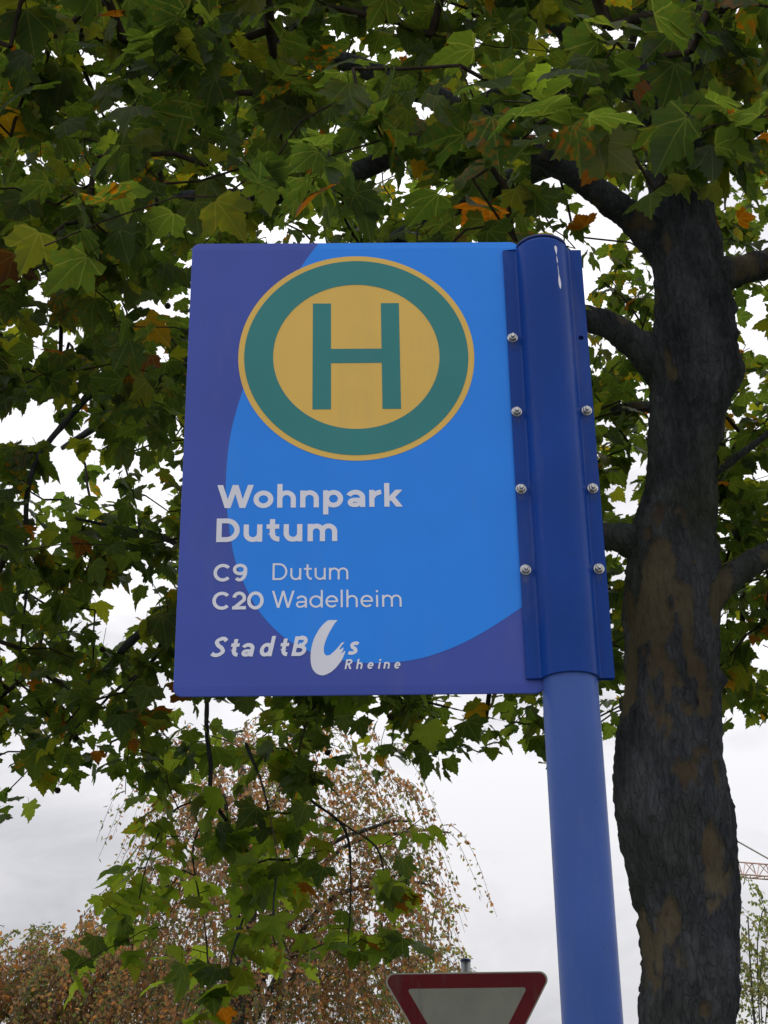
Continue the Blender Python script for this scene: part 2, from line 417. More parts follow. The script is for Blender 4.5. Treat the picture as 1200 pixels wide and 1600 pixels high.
def glyph(ch, wd, w, xh, asc=1.03):
    h2 = w / 2; S = []
    def arch(x0, x1, top, up=True, foot=0.0):
        cx, rx = (x0 + x1)/2, (x1 - x0)/2; ry = min(rx * 1.02, (top - foot)*.5)
        if up: p = arc(cx, top - h2 - ry, rx, ry, 180, 0) + [(x1, foot)]
        else: p = [(x0, top)] + arc(cx, foot + h2 + ry - .012, rx, ry, 180, 360)
        S.extend(stroke(p, w * .98))
    ov = .012
    if ch == 'W':
        q = w * 1.10; L, R_ = q/2, wd - q/2; m_ = wd/2; d = (m_ - L)
        S += [slant(L, 1, L + d*.52, 0, q), slant(L + d*.52, 0, m_, 1, q), slant(m_, 1, R_ - d*.52, 0, q), slant(R_ - d*.52, 0, R_, 1, q)]
    elif ch in 'oO0':
        H = xh if ch == 'o' else 1.0
        S += closed(wd/2, H/2, wd/2 - h2, H/2 + ov - h2, w)
    elif ch == 'h': S.append(rect(0, 0, w, asc)); arch(h2, wd - h2, xh + ov)
    elif ch == 'n': S.append(rect(0, 0, w, xh)); arch(h2, wd - h2, xh + ov)
    elif ch == 'm':
        S.append(rect(0, 0, w, xh)); mid = wd/2; arch(h2, mid, xh + ov); arch(mid, wd - h2, xh + ov)
    elif ch == 'u': S.append(rect(wd - w, 0, wd, xh)); arch(h2, wd - h2, xh, up=False)
    elif ch == 'p':
        S.append(rect(0, -.31, w, xh)); S += closed(wd/2 + h2*.15, xh/2, wd/2 - h2 - h2*.15, xh/2 + ov - h2, w)
    elif ch == 'd':
        S.append(rect(wd - w, 0, wd, asc)); S += closed(wd/2 - h2*.15, xh/2, wd/2 - h2 - h2*.15, xh/2 + ov - h2, w)
    elif ch == 'a':
        r = wd*.40; tx = wd - h2 - r
        S.extend(stroke(arc(tx, xh + ov - h2 - r*.85, r, r*.85, 158, 0) + [(wd - h2, 0)], w))
        bh = xh * .56
        S.extend(stroke([(wd - h2, bh - h2)] + [(wd*.45, bh - h2)] + arc(wd*.38, bh/2 - ov/2, wd*.38 - h2, (bh + ov)/2 - h2, 90, 270) + [(wd*.50, h2 - ov), (wd*.72, h2 + .05), (wd - h2, bh*.48)], w*.9))
    elif ch == 'r':
        S.append(rect(0, 0, w, xh)); rx = wd - h2
        S.extend(stroke(arc(wd + .02, xh*.42, wd + .02 - h2, xh*.58 + ov - h2, 180, 95, 16), w))
    elif ch == 'k':
        S.append(rect(0, 0, w, asc)); S.append(slant(w*.8, .26, wd - w*.72, xh, w*1.35)); S.append(slant(wd*.42, .40, wd - w*.66, 0, w*1.3))
    elif ch == 'D':
        S.append(rect(0, 0, w, 1))
        rx = wd*.56 - h2; cx = wd - h2 - rx
        S.extend(stroke([(w*.6, 1 - h2), (cx, 1 - h2)] + arc(cx, .5, rx, .5 - h2, 88, -88) + [(cx, h2), (w*.6, h2)], w))
    elif ch == 't':
        x = wd*.46
        S.extend(stroke([(x, xh + .22), (x, .34)] + arc(x + .23*wd/.45, .34, .23*wd/.45, .34 - h2, 180, 264, 12) + [(wd + .01, h2)], w)); S.append(rect(0, xh - w*.92, wd, xh))
    elif ch == 'C': S.extend(stroke(arc(wd/2 + .03, .5, wd/2 + .01 - h2 + .02, .5 + ov - h2, 42, 318, 36), w))
    elif ch == '9':
        ry = .335 - h2
        S += closed(wd/2, 1 + ov - h2 - ry, wd/2 - h2, ry, w)
        S.extend(stroke(arc(wd/2 - .02, .56, wd/2 - h2 + .02, .56 - h2 + ov, 10, -125, 24), w))
    elif ch == '2':
        S.extend(stroke(arc(wd/2, 1 + ov - h2 - .27, wd/2 - h2, .27, 175, -28, 22) + [(w*.72, h2 + .02)], w)); S.append(rect(.0, 0, wd, w))
    elif ch == 'e':
        S.extend(stroke(arc(wd/2, xh/2, wd/2 - h2, xh/2 + ov - h2, 0, 318, 32), w)); S.append(rect(h2, xh/2 - w*.42, wd - h2*.15, xh/2 + w*.42))
    elif ch == 'l': S.append(rect(0, 0, w, asc))
    elif ch == 'i': S.append(rect(0, 0, w, xh)); S.append(arc(h2, xh + .22, w*.62, w*.62, 0, 342, 16))
    elif ch in 'Ss':
        H = 1.0 if ch == 'S' else xh; c = wd/2
        p = catmull([(wd*.93, H*.80), (wd*.74, H - h2*.95), (c*.95, H - h2), (h2*1.35, H*.77), (wd*.38, H*.57), (wd*.66, H*.45), (wd - h2*1.1, H*.25), (c*1.05, h2), (wd*.24, h2*.95), (wd*.02, H*.17)], 6)
        S.extend(stroke(p, w))
    elif ch in 'BR':
        S.append(rect(0, 0, w, 1)); ym = .50; r1 = (1 - ym)/2
        S.extend(stroke([(w*.5, 1 - h2), (wd*.5, 1 - h2)] + arc(wd*.5, (1 + ym)/2 - h2*0 , wd*.46 - h2, r1 - h2 + .03, 88, -88, 16) + [(wd*.5, ym), (w*.5, ym)], w))
        if ch == 'B': S.extend(stroke([(w*.5, ym), (wd*.5, ym)] + arc(wd*.52, ym/2 + h2*.4, wd*.48 - h2, ym/2 - h2*.55, 88, -88, 16) + [(wd*.5, h2), (w*.5, h2)], w))
        else: S.append(slant(wd*.48, ym, wd - w*.6, 0, w*1.15))
    return S
def text(name, spec, x0, base, cap, w, xh, shear=0.0, rise=0.0, label=None):
    polys = []
    for ch, left, wd in spec:
        for p in glyph(ch, wd, w, xh):
            polys.append([(x0 + (left + x + shear*y)*cap, base + rise*(left + x)*cap + y*cap) for x, y in p])
    o = flat(name, polys, M_WHITE, .0005, board, 1.2e-6)
    if label: o['label'] = label
    return o
text('stop_name', [('W',0,1.43),('o',1.43,.78),('h',2.36,.735),('n',3.26,.735),('p',4.16,.785),('a',5.11,.70),('r',5.97,.487),('k',6.56,.727)], -199.5, -85.5, 36.2, .205, .735, label='bold white stop name, upper line')
text('stop_name', [('D',0,.90),('u',1.05,.727),('t',1.94,.49),('u',2.60,.727),('m',3.53,1.15)], -198.8, -138.0, 36.3, .205, .735, label='bold white stop name, lower line')
text('line_number', [('C',0,.94),('9',1.03,.77)], -201.0, -197.6, 26.0, 0.185, .70, label='bold white line number C9')
text('line_number', [('C',0,.94),('2',1.05,.72),('0',1.83,.87)], -201.3, -239.6, 26.2, 0.185, .70, label='bold white line number C20')
text('line_destination', [('D',0,.81),('u',.975,.60),('t',1.72,.43),('u',2.31,.61),('m',3.10,1.06)], -119.0, -196.4, 25.3, .112, .70, label='thin white destination beside C9')
text('line_destination', [('W',0,1.23),('a',1.31,.60),('d',2.04,.735),('e',2.92,.69),('l',3.75,.112),('h',4.06,.62),('e',4.83,.69),('i',5.68,.112),('m',6.01,1.06)], -119.3, -237.8, 25.3, .112, .70, label='thin white destination beside C20')
text('operator_lettering', [('S',0,.62),('t',.85,.40),('a',1.42,.58),('d',2.28,.62),('t',3.22,.40),('B',3.84,.66)], -201.0, -308.2, 28.4, .185, .67, .20, label='bold slanted white lettering left of the swoosh')
text('operator_lettering', [('s',0,.43)], -14.8, -307.0, 28.4, .17, .66, .18, label='slanted white letter s right of the swoosh')
text('operator_lettering', [('R',0,.66),('h',1.10,.58),('e',2.16,.58),('i',3.22,.17),('n',3.74,.58),('e',4.76,.58)], -19.5, -327.6, 14.0, .175, .68, .18, label='small slanted white town name')
SWO = [(-41.9,-256.7),(-35.3,-256.5),(-28.8,-256.5),(-31.7,-260.1),(-34.6,-264.4),(-37.5,-269.8),(-40.5,-275.2),(-43.0,-281.0),(-45.2,-286.8),(-47.0,-293.0),(-47.7,-297.6),(-47.6,-302.2),(-46.6,-305.7),(-44.1,-308.0),(-39.7,-307.3),(-34.7,-303.1),(-29.6,-297.8),(-25.9,-293.2),(-23.0,-289.4),(-19.4,-289.3),(-23.8,-294.0),(-26.7,-299.7),(-23.8,-298.6),(-20.9,-296.3),(-21.2,-300.2),(-24.5,-305.5),(-21.6,-303.6),(-18.3,-301.0),(-19.1,-304.8),(-20.9,-309.4),(-22.7,-313.6),(-25.3,-317.8),(-28.5,-322.3),(-32.5,-326.9),(-36.9,-330.8),(-41.2,-333.6),(-44.8,-335.3),(-48.4,-336.2),(-52.0,-335.9),(-54.9,-335.0),(-57.8,-333.3),(-59.9,-331.1),(-62.0,-328.3),(-63.6,-325.0),(-64.7,-320.8),(-65.4,-315.8),(-65.7,-310.5),(-65.5,-305.1),(-65.1,-300.5),(-64.4,-295.9),(-63.1,-290.4),(-61.6,-285.1),(-59.4,-279.7),(-56.5,-274.3),(-53.5,-268.9),(-50.0,-264.3),(-46.3,-260.4)]
flat('swoosh_emblem', [SWO], M_WHITE, .0005)['label'] = 'white brush-stroke swoosh standing for the letter U'

# --- pole, cap, clamp brackets, bolts
PR = .038; PTOP = BZ + .352
mb = MB(); mb.lathe((PXC, PYC, 0), [(PR, -.4), (PR, PTOP - .004), (PR - .002, PTOP)], 64); mb.build('pole', M_POLE2, sign, ORG, True)
mb = MB(); mb.lathe((PXC, PYC, PTOP - .001), [(PR - .001, 0), (PR + .0012, .001), (PR + .0012, .004), (PR - .006, .008), (.010, .010)], 64); mb.build('pole_cap', M_CAP, sign, ORG, True)
def bracket(name, sgn, y_in, zh):
    """hat section: two flanges and a half round that hugs the pole; sgn -1 bulges to the viewer"""
    t = .0030; R0 = PR + .0006; R1 = R0 + t
    xo = .0600; inner = []; outer = []
    yi = y_in; yo = y_in + sgn * t
    def arcpts(Rr, yy):
        h = (yy - PYC) * sgn; a0 = math.asin(max(-1, min(1, h / Rr)))
        return [(PXC - Rr*math.cos(a), PYC + sgn*Rr*math.sin(a)) for a in np.linspace(a0, math.pi - a0, 40)]
    inner = [(PXC - xo, yi)] + arcpts(R0, yi) + [(PXC + xo, yi)]
    A = arcpts(R1, yo); f = .0022
    outer = [(PXC - xo, yo), (A[0][0] - f, yo)] + A[1:-1] + [(A[-1][0] + f, yo), (PXC + xo, yo)]
    pts = outer + inner[::-1]; n = len(pts)
    V = [(x, y, BZ - zh) for x, y in pts] + [(x, y, BZ + zh) for x, y in pts]
    F = [(k, (k+1) % n, n + (k+1) % n, n + k) for k in range(n)]
    if sgn > 0: pass
    no, ni = len(outer), len(inner)
    # end caps as strips between the outer and the inner line
    for b, flip in ((0, False), (n, True)):
        for k in range(ni - 1):
            i0, i1 = b + n - 1 - k, b + n - 2 - k
            j0 = b + min(no - 1, k if k == 0 else k + 1 if k < ni - 1 else no - 1); j1 = b + min(no - 1, k + 2 if k < ni - 2 else no - 1)
            if k == 0: j0 = b; j1 = b + 2
            q = (j0, j1, i1, i0); F.append(q if flip else q[::-1])
    return obj(name, V, F, M_POLE, sign, ORG, False)
YF = BY - .0012                     # back of the front bracket's flange
br = bracket('clamp_bracket', -1, YF, .345); br['label'] = 'front blue clamp bracket hugging the pole'
bracket('clamp_bracket', 1, BY + TH + .0006, .345)['label'] = 'rear blue clamp bracket behind the board'
for p in br.data.polygons: p.use_smooth = False
# smooth only the half round
nz = np.array([p.normal[:] for p in br.data.polygons])
for p in br.data.polygons: p.use_smooth = len(p.vertices) == 4 and abs(p.normal[2]) < .1 and abs(p.center[0]) < PR + .003
mod = br.modifiers.new('split', 'EDGE_SPLIT'); mod.split_angle = math.radians(25)
# empty bolt hole in the right flange
mbh = MB(); mbh.lathe((PXC + .0498, YF - .008, BZ + .1885), [(.0040, -.004), (.0040, .004)], 20, axis='y'); cut = mbh.build('hole_cutter', M_POLE)
mbh2 = [(x, y + .006, z) for x, y, z in mbh.V]
bo = br.modifiers.new('hole', 'BOOLEAN'); bo.object = cut; bo.operation = 'DIFFERENCE'; bo.solver = 'EXACT'
cut.location = (0, .0065, 0)
br.modifiers.move(1, 0)
bpy.context.view_layer.update()
ev = br.evaluated_get(bpy.context.evaluated_depsgraph_get())
me2 = bpy.data.meshes.new_from_object(ev); br.modifiers.clear(); br.data = me2
bpy.data.objects.remove(cut)
RS = PR + .0006 + .0030 + .00035  # broken sky highlight painted on the half round as white strips
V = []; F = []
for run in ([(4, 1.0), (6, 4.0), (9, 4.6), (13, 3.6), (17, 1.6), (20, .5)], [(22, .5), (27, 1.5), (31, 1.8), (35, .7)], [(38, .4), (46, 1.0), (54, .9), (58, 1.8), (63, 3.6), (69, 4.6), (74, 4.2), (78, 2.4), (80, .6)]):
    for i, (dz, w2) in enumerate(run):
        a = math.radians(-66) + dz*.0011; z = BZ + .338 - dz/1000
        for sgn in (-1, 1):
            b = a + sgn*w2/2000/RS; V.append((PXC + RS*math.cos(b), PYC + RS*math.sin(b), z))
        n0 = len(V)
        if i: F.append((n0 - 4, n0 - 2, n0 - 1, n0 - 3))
stk = obj('painted_highlight', V, F, M_WHITE, br, ORG, True); stk['label'] = 'thin white painted highlight running down the top of the bracket'
def bolt(x, z, rot):
    y = YF - .0030
    mb = MB(); mb.lathe((x, y, z), [(.0078, .0), (.0078, .0012), (.0074, .0015)], 24, 'y'); w_ = mb.build('bolt', M_STEEL, sign, ORG)
    mb = MB(); n = 6; V = []
    V = []; F = []
    for r, h in ((.0060, .0015), (.0062, .0020), (.0062, .0060), (.0053, .0068)):
        V += [(x + r*math.cos(rot + k*math.pi/3), y - h, z + r*math.sin(rot + k*math.pi/3)) for k in range(6)]
    for i in range(3): F += [(i*6 + k, i*6 + (k+1) % 6, i*6 + 6 + (k+1) % 6, i*6 + 6 + k) for k in range(6)]
    F.append(tuple(range(18, 24)))
    obj('nut', V, F, M_STEEL, w_, ORG)
    rv = [(x - .004 + .008*k/5, z - .012 - .010*abs(math.sin(k*1.7 + z*40))) for k in range(6)]
    RV = [(x - .005, y - .00025, z - .004), (x + .005, y - .00025, z - .004)] + [(a, y - .00025, b) for a, b in rv[::-1]]
    obj('residue', RV, [tuple(range(len(RV)))[::-1]], M_RESIDUE, w_, ORG)
    mb = MB(); mb.lathe((x, y, z), [(.0031, .005), (.0031, .0098), (.0024, .0106)], 16, 'y'); mb.build('threaded_end', M_STEEL, w_, ORG)
for x, zs in ((.2330, (.1887, .0637, -.0613, -.1860)), (.3352, (.0645, -.0613, -.1856))):
    for z in zs: bolt(x, BZ + z, random.uniform(0, 1))
o = None

# ------------------------------------------------------------------ give way sign
GY = 9.3
gc = at(729, 1519, GY); GZ = gc[2]; GX = gc[0]
gorg = (GX, GY + .045, 0)
gw = empty('give_way_sign', gorg)
tag(gw, 'red bordered white triangular give way sign, point down, on a grey post', 'road sign')
def tri(side, rad, inset=0.0):
    """rounded triangle, point down, top edge at z=0 before inset"""
    h = side * math.sqrt(3)/2; cz = -h/3
    r_in = h/3 - inset; pts = []
    for k, ang in enumerate((30, 150, 270)):
        a = math.radians(ang); d = 2*(r_in - rad); c = (d*math.cos(a), d*math.sin(a))
        for q in range(9):
            b = math.radians(ang - 60 + 120*q/8); pts.append((c[0] + rad*math.cos(b), cz + c[1] + rad*math.sin(b)))
    return pts
def slab(name, pts, y0, y1, mat, parent):
    n = len(pts); V = [(GX + x, y0, GZ + z) for x, z in pts] + [(GX + x, y1, GZ + z) for x, z in pts]
    F = [tuple(range(n)), tuple(range(2*n - 1, n - 1, -1))] + [((k+1) % n, k, n + k, n + (k+1) % n) for k in range(n)]
    return obj(name, V, F, mat, parent, gorg)
panel = slab('panel', tri(.985, .045), GY, GY + .02, M_SIGNEDGE, gw)
slab('red_border', tri(.985, .040, .008), GY - .0006, GY - .0001, M_SIGNRED, panel)
slab('white_field', tri(.985, .012, .088), GY - .0012, GY - .0007, M_SIGNWHITE, panel)
mb = MB(); mb.lathe((GX, GY + .052, 0), [(.028, -.4), (.028, GZ + .068)], 24); mb.build('post', M_ZINC, gw, gorg, True)
mb = MB(); mb.lathe((GX, GY + .052, GZ + .066), [(.030, 0), (.030, .012), (.024, .017)], 24); mb.build('post_cap', M_CAP, gw, gorg)
for dz in (-.14, -.46):
    mb = MB(); mb.box(GX - .05, GX + .05, GY + .0205, GY + .030, GZ + dz - .02, GZ + dz + .02); mb.build('clamp', M_ZINC, gw, gorg)

# ------------------------------------------------------------------ plane tree: trunk and limbs
TY = 5.5
TP = [(330,1062,96),(420,1072,116),(500,1080,124),(590,1083,132),(640,1074,122),(700,1066,106),(800,1060,114),(860,1052,140),(930,1050,158),(1000,1052,152),(1100,1047,158),(1200,1049,172),(1250,1049,182),(1300,1062,184),(1400,1074,166),(1500,1078,158),(1600,1080,151)]
prof = []
for y, x, w in TP:
    p = at(x, y, TY); prof.append((p[2], p[0], pxw(w, p)/2))
prof.sort()
zb, xb, rb = prof[0]
prof = [(0.0, xb + .02, .245), (.25, xb + .02, .205), (.8, xb + .01, .185), (1.5, xb, .175)] + prof
zt, xt, rt = prof[-1]
prof += [(zt + .5, xt - .02, rt*.92), (zt + 1.3, xt + .05, rt*.75), (zt + 2.2, xt - .02, rt*.5), (zt + 3.0, xt + .02, .04)]
prof = np.array(prof)
TREE = (xb, TY, 0.0)
tree = empty('plane_tree', TREE)
tag(tree, 'large spreading plane tree with dark flaking trunk behind the bus stop sign', 'tree')
def bark_surface(name, C, Rr, parent, n, amp=1.0, extra=None):
    """tube with bumps, ridges and flaked patches"""
    C = np.asarray(C, float); Rr = np.asarray(Rr, float); N = len(C)
    T = np.gradient(C, axis=0); T /= np.linalg.norm(T, axis=1, keepdims=True)
    ref = np.array([0, 1.0, 0]) if abs(T[0][2]) > .7 else np.array([0, 0, 1.0])
    U = np.cross(T, ref); U /= np.linalg.norm(U, axis=1, keepdims=True); Vv = np.cross(T, U)
    a = np.linspace(0, 2*math.pi, n, endpoint=False)
    D = U[:, None]*np.cos(a)[None, :, None] + Vv[:, None]*np.sin(a)[None, :, None]
    P0 = C[:, None] + D*Rr[:, None, None]
    big = (fbm(P0*3.1 + 5, 3) - .5)*.13*Rr[:, None] - .012*amp
    rid = np.abs(fbm(P0*np.array([26, 26, 7.0]) + 3, 3) - .5)*.045*amp
    fin = (fbm(P0*np.array([85, 85, 45.0]), 2) - .5)*.018*amp
    pn = fbm(P0*np.array([7.5, 7.5, 3.2]) + 41, 3) + .10*(fbm(P0*30, 2) - .5)
    patch = np.clip((pn - .635)/.012, 0, 1)
    flake = np.clip((fbm(P0*np.array([14, 14, 6.0]) + 9, 3) - .5)/.05, 0, 1)*.008*amp
    r = Rr[:, None] + big + (rid + fin + flake)*(1 - patch*.85) - patch*.004*amp
    if extra is not None: r = r + extra(P0)
    P = C[:, None] + D*r[..., None]
    i = np.arange(N - 1)[:, None]*n; k = np.arange(n)[None, :]; k2 = (k + 1) % n
    F = np.stack([i + k, i + k2, i + n + k2, i + n + k], -1).reshape(-1, 4)
    return obj(name, P.reshape(-1, 3), F, M_BARK, parent, TREE, True, [('patch', 'FLOAT', patch.ravel())])
zz = np.arange(0, prof[-1, 0], .013)
from_z = lambda c: np.interp(zz, prof[:, 0], prof[:, c])
def smooth1(a, k=5):
    b = np.pad(a, k, mode='edge'); return np.convolve(b, np.ones(2*k + 1)/(2*k + 1), 'valid')
cx_, rr_ = smooth1(from_z(1)), smooth1(from_z(2))
def knobs(P):
    e = 0
    for px, py, s, h in ((1148, 590, .09, .030), (955, 825, .08, .03), (1128, 1062, .03, .03)):
        c = at(px, py, TY); e = e + h*np.exp(-((P - c)**2).sum(-1)/(s*s))
    return e
bark_surface('trunk', np.stack([cx_, np.full_like(zz, TY) + .05*np.sin(zz*.9), zz], 1), rr_, tree, 140, 1.0, knobs)
NODES = []                    # points twigs may spring from, with radius
def limb(pts, name='limb', n=22, wobble=.02):
    P = np.array([at(x, y, Y) for x, y, Y, w in pts]); Wd = np.array([pxw(w, p)/2 for (x, y, Y, w), p in zip(pts, P)])
    if Wd.max() > .045: Wd = np.concatenate([[Wd[0]*1.45], Wd[1:]])
    Q = catmull(P, 14); Rq = np.interp(np.linspace(0, len(P) - 1, len(Q)), np.arange(len(P)), Wd)
    Q = Q + (np.stack([fbm(Q*3 + 7*k, 2) for k in range(3)], 1) - .5)*wobble*2
    bark_surface(name, Q, Rq, tree, n, .55 if Rq.max() > .03 else .15)
    for q, r in zip(Q[6:], Rq[6:]): NODES.append(q)
limb([(1068,425,5.52,54),(985,340,5.4,50),(915,280,5.25,45),(800,215,5.05,42),(690,160,4.95,38),(560,105,4.85,32),(430,70,4.8,22),(300,20,4.8,14)])
limb([(1062,590,5.52,60),(985,533,5.45,48),(915,498,5.4,42),(700,470,5.6,36),(450,520,5.9,28),(290,570,6.05,25),(150,603,6.1,19),(0,605,6.1,17),(-150,560,6.2,10)])
limb([(1050,890,5.52,60),(960,840,5.5,46),(800,860,5.8,36),(500,930,6.3,27),(275,962,6.6,22),(225,985,6.65,17),(150,1060,6.8,9),(60,1110,7.0,5)])
limb([(1080,460,5.52,64),(1140,427,5.5,52),(1200,412,5.6,48),(1380,360,5.9,38),(1600,260,6.3,22),(1800,160,6.7,8)])
limb([(1065,980,5.52,56),(1130,915,5.52,46),(1200,868,5.7,42),(1380,790,6.1,34),(1600,700,6.6,20),(1800,640,7.0,8)])
limb([(1080,760,5.5,14),(1160,705,5.35,11),(1200,680,5.25,10),(1300,610,5.0,7),(1400,560,4.8,4)])
limb([(1062,110,5.55,56),(800,150,5.8,44),(500,290,6.2,32),(270,310,6.3,27),(110,322,6.4,22),(-50,380,6.6,14),(-200,420,6.8,7)])
limb([(1062,200,5.5,50),(900,60,4.6,40),(700,-60,3.9,26),(560,-120,3.5,12)])
limb([(1062,290,5.5,46),(1090,150,4.6,34),(1060,60,3.9,24),(950,20,3.4,10)])
limb([(1062,640,5.6,22),(960,640,6.4,17),(760,680,7.4,13),(560,760,8.4,10)])
limb([(1062,520,5.55,40),(1100,620,6.5,32),(1150,800,7.6,20),(1160,900,8.4,8)])
limb([(1062,180,5.5,40),(700,330,6.8,30),(350,540,7.8,20),(100,700,8.4,10)])
limb([(1062,260,5.5,40),(1250,150,4.8,34),(1400,40,4.2,20)])
limb([(1062,60,5.5,44),(800,-150,5.8,34),(400,-200,6.4,22),(100,-150,6.9,10)])
limb([(1062,0,5.5,40),(1150,-200,6.2,30),(1000,-300,7.2,14)])
# thin side branches and the drooping boughs
limb([(430,945,6.4,13),(275,850,6.4,10),(200,828,6.4,8),(120,815,6.4,5)], 'side_branch', 8)
limb([(270,960,6.6,10),(240,1030,6.6,8),(180,1080,6.6,5),(90,1160,6.6,3)], 'side_branch', 8)
limb([(150,603,6.1,14),(60,720,6.0,9),(44,830,6.0,7),(40,930,6.0,5),(25,1060,6.0,3)], 'side_branch', 8)
hang = []
def bough(pts):
    limb(pts, 'drooping_bough', 8, .012); hang.append(np.array([at(x, y, Y) for x, y, Y, w in pts]))
bough([(440,945,6.35,11),(340,1040,6.6,8),(325,1110,6.7,8),(331,1190,6.7,8),(334,1250,6.7,7),(385,1330,6.65,5),(394,1390,6.6,4),(372,1460,6.6,3),(352,1530,6.6,2)])
bough([(600,910,6.2,10),(540,1030,6.6,7),(480,1120,6.8,6),(470,1230,6.8,5),(535,1290,6.8,5),(548,1370,6.8,4),(545,1500,6.8,2)])
bough([(334,1245,6.7,5),(270,1270,6.6,4),(232,1340,6.5,3),(214,1420,6.5,2),(205,1500,6.5,2)])
bough([(385,1160,6.7,7),(415,1250,6.5,4),(432,1340,6.4,3),(428,1430,6.4,3),(455,1500,6.4,2)])
bough([(535,1285,6.8,4),(590,1330,6.9,3),(600,1420,6.9,2),(590,1470,6.9,2)])
bough([(334,1250,6.7,5),(300,1330,7.0,3),(320,1450,7.1,3),(330,1560,7.1,2)])

bough([(590,1330,6.9,3),(622,1390,7.0,2),(600,1440,7.0,2)])
bough([(560,1040,6.5,8),(640,1090,6.7,5),(720,1110,6.8,3),(800,1130,6.8,2)])

# ------------------------------------------------------------------ plane tree: twigs and leaves
CC = np.array([1.05, 5.95]); 
def zmin(x, y):
    # the underside rises to the back and to the right
    k = np.interp(x/y, [-.25, -.15, -.02, .03, .3], [.226, .236, .262, .272, .308])
    return np.maximum(3.30, 1.6 + k*y) + .30*(vnoise(np.stack([x*1.6, y*1.6, x*0], -1)) - .5)
N_ANCH = 3700
A = []
while len(A) < N_ANCH:
    p = np.stack([rng.uniform(-3.2, 5.3, 4000), rng.uniform(2.3, 9.8, 4000), rng.uniform(3.1, 8.6, 4000)], 1)
    u = np.hypot((p[:, 0] - CC[0])/4.0, (p[:, 1] - CC[1])/3.5)
    zn = np.clip((p[:, 2] - 3.3)/5.3, 0, 1)
    rmax = np.sqrt(np.clip(1 - (zn*.98)**2.2, 0, 1))
    ok = (u < rmax) & (p[:, 2] > zmin(p[:, 0], p[:, 1]) + .16)
    # foliage is carried on the outer shell and along the underside, thinner inside; clumpy
    front = (p[:, 1] < TY + .2) & (p[:, 0] > .45 + .09*(TY - p[:, 1])) & (p[:, 0] < 2.2)
    ok &= ~(front & (p[:, 2] < 1.6 + .735*p[:, 1] + .08))          # no leaves low down close to the trunk
    inner = (u < rmax - .35) & (p[:, 2] > 4.9)
    ok &= ~(inner & (rng.random(4000) < .55))
    ok &= fbm(p*1.9 + 3, 3) + rng.normal(0, .07, 4000) > .43
    ok &= ~((p[:, 2] < zmin(p[:, 0], p[:, 1]) + .75) & (p[:, 1] > 4.5) & (rng.random(4000) < .32))   # ragged, thinner fringe
    ok &= ~((np.hypot(p[:, 0] - 1.2, p[:, 1] - TY) < .45))
    for q in p[ok]:
        A.append(q)
        if len(A) >= N_ANCH: break
A = np.array(A[:N_ANCH])
HA = []
for P in hang:
    Q = catmull(P, 10); L = np.concatenate([[0], np.cumsum(np.linalg.norm(np.diff(Q, axis=0), axis=1))])
    for s in np.arange(.35, L[-1], .085):
        c = np.array([np.interp(s, L, Q[:, k]) for k in range(3)])
        HA.append(c + rng.normal(0, 1, 3)*np.array([.17, .18, .08]) + np.array([0, 0, -.04]))
A = np.vstack([A, np.array(HA)])
isH = np.arange(len(A)) >= N_ANCH
ND = np.zeros((60000, 3)); nn = len(NODES); ND[:nn] = np.array(NODES)
par = -np.ones(60000, int); rootn = nn
order = np.argsort([np.min(((ND[:nn] - a)**2).sum(1)) for a in A])
paths = []
for ai in order:
    a = A[ai]; d = ND[:nn] - a
    dist = (d**2).sum(1) + np.where(d[:, 2] > .15, .25*d[:, 2]**2, 0)
    j = int(np.argmin(dist)); s = ND[j]; L = np.linalg.norm(a - s)
    k = max(2, int(L/.16) + 1); t = np.linspace(0, 1, k + 1)[1:]
    sag = np.array([0, 0, 1.0])*(.10*L)
    mid = s + (a - s)*t[:, None] + sag*np.sin(math.pi*t)[:, None] + rng.normal(0, .012, (k, 3))*np.sin(math.pi*t)[:, None]
    idx = [j]
    for q in mid:
        ND[nn] = q; par[nn] = idx[-1]; idx.append(nn); nn += 1
    paths.append((ai, idx))
cnt = np.zeros(nn)
for ai, idx in paths: cnt[idx[-1]] += 1
for i in range(nn - 1, rootn - 1, -1):
    if par[i] >= 0: cnt[par[i]] += cnt[i]
rad = np.clip(.0021*np.sqrt(np.maximum(cnt, 1)), .0021, .016)
TV, TF = [], []; off = 0
for ai, idx in paths:
    P = ND[idx]; R_ = np.array([min(rad[idx[1]], rad[i]) for i in idx]); V, F = tube(P, R_, 4, False)
    TV.append(np.array(V)); TF.append(np.array(F) + off); off += len(V)
tw = obj('twigs', np.vstack(TV), np.vstack(TF), M_TWIG, tree, TREE, True); tag(tw, kind='stuff')

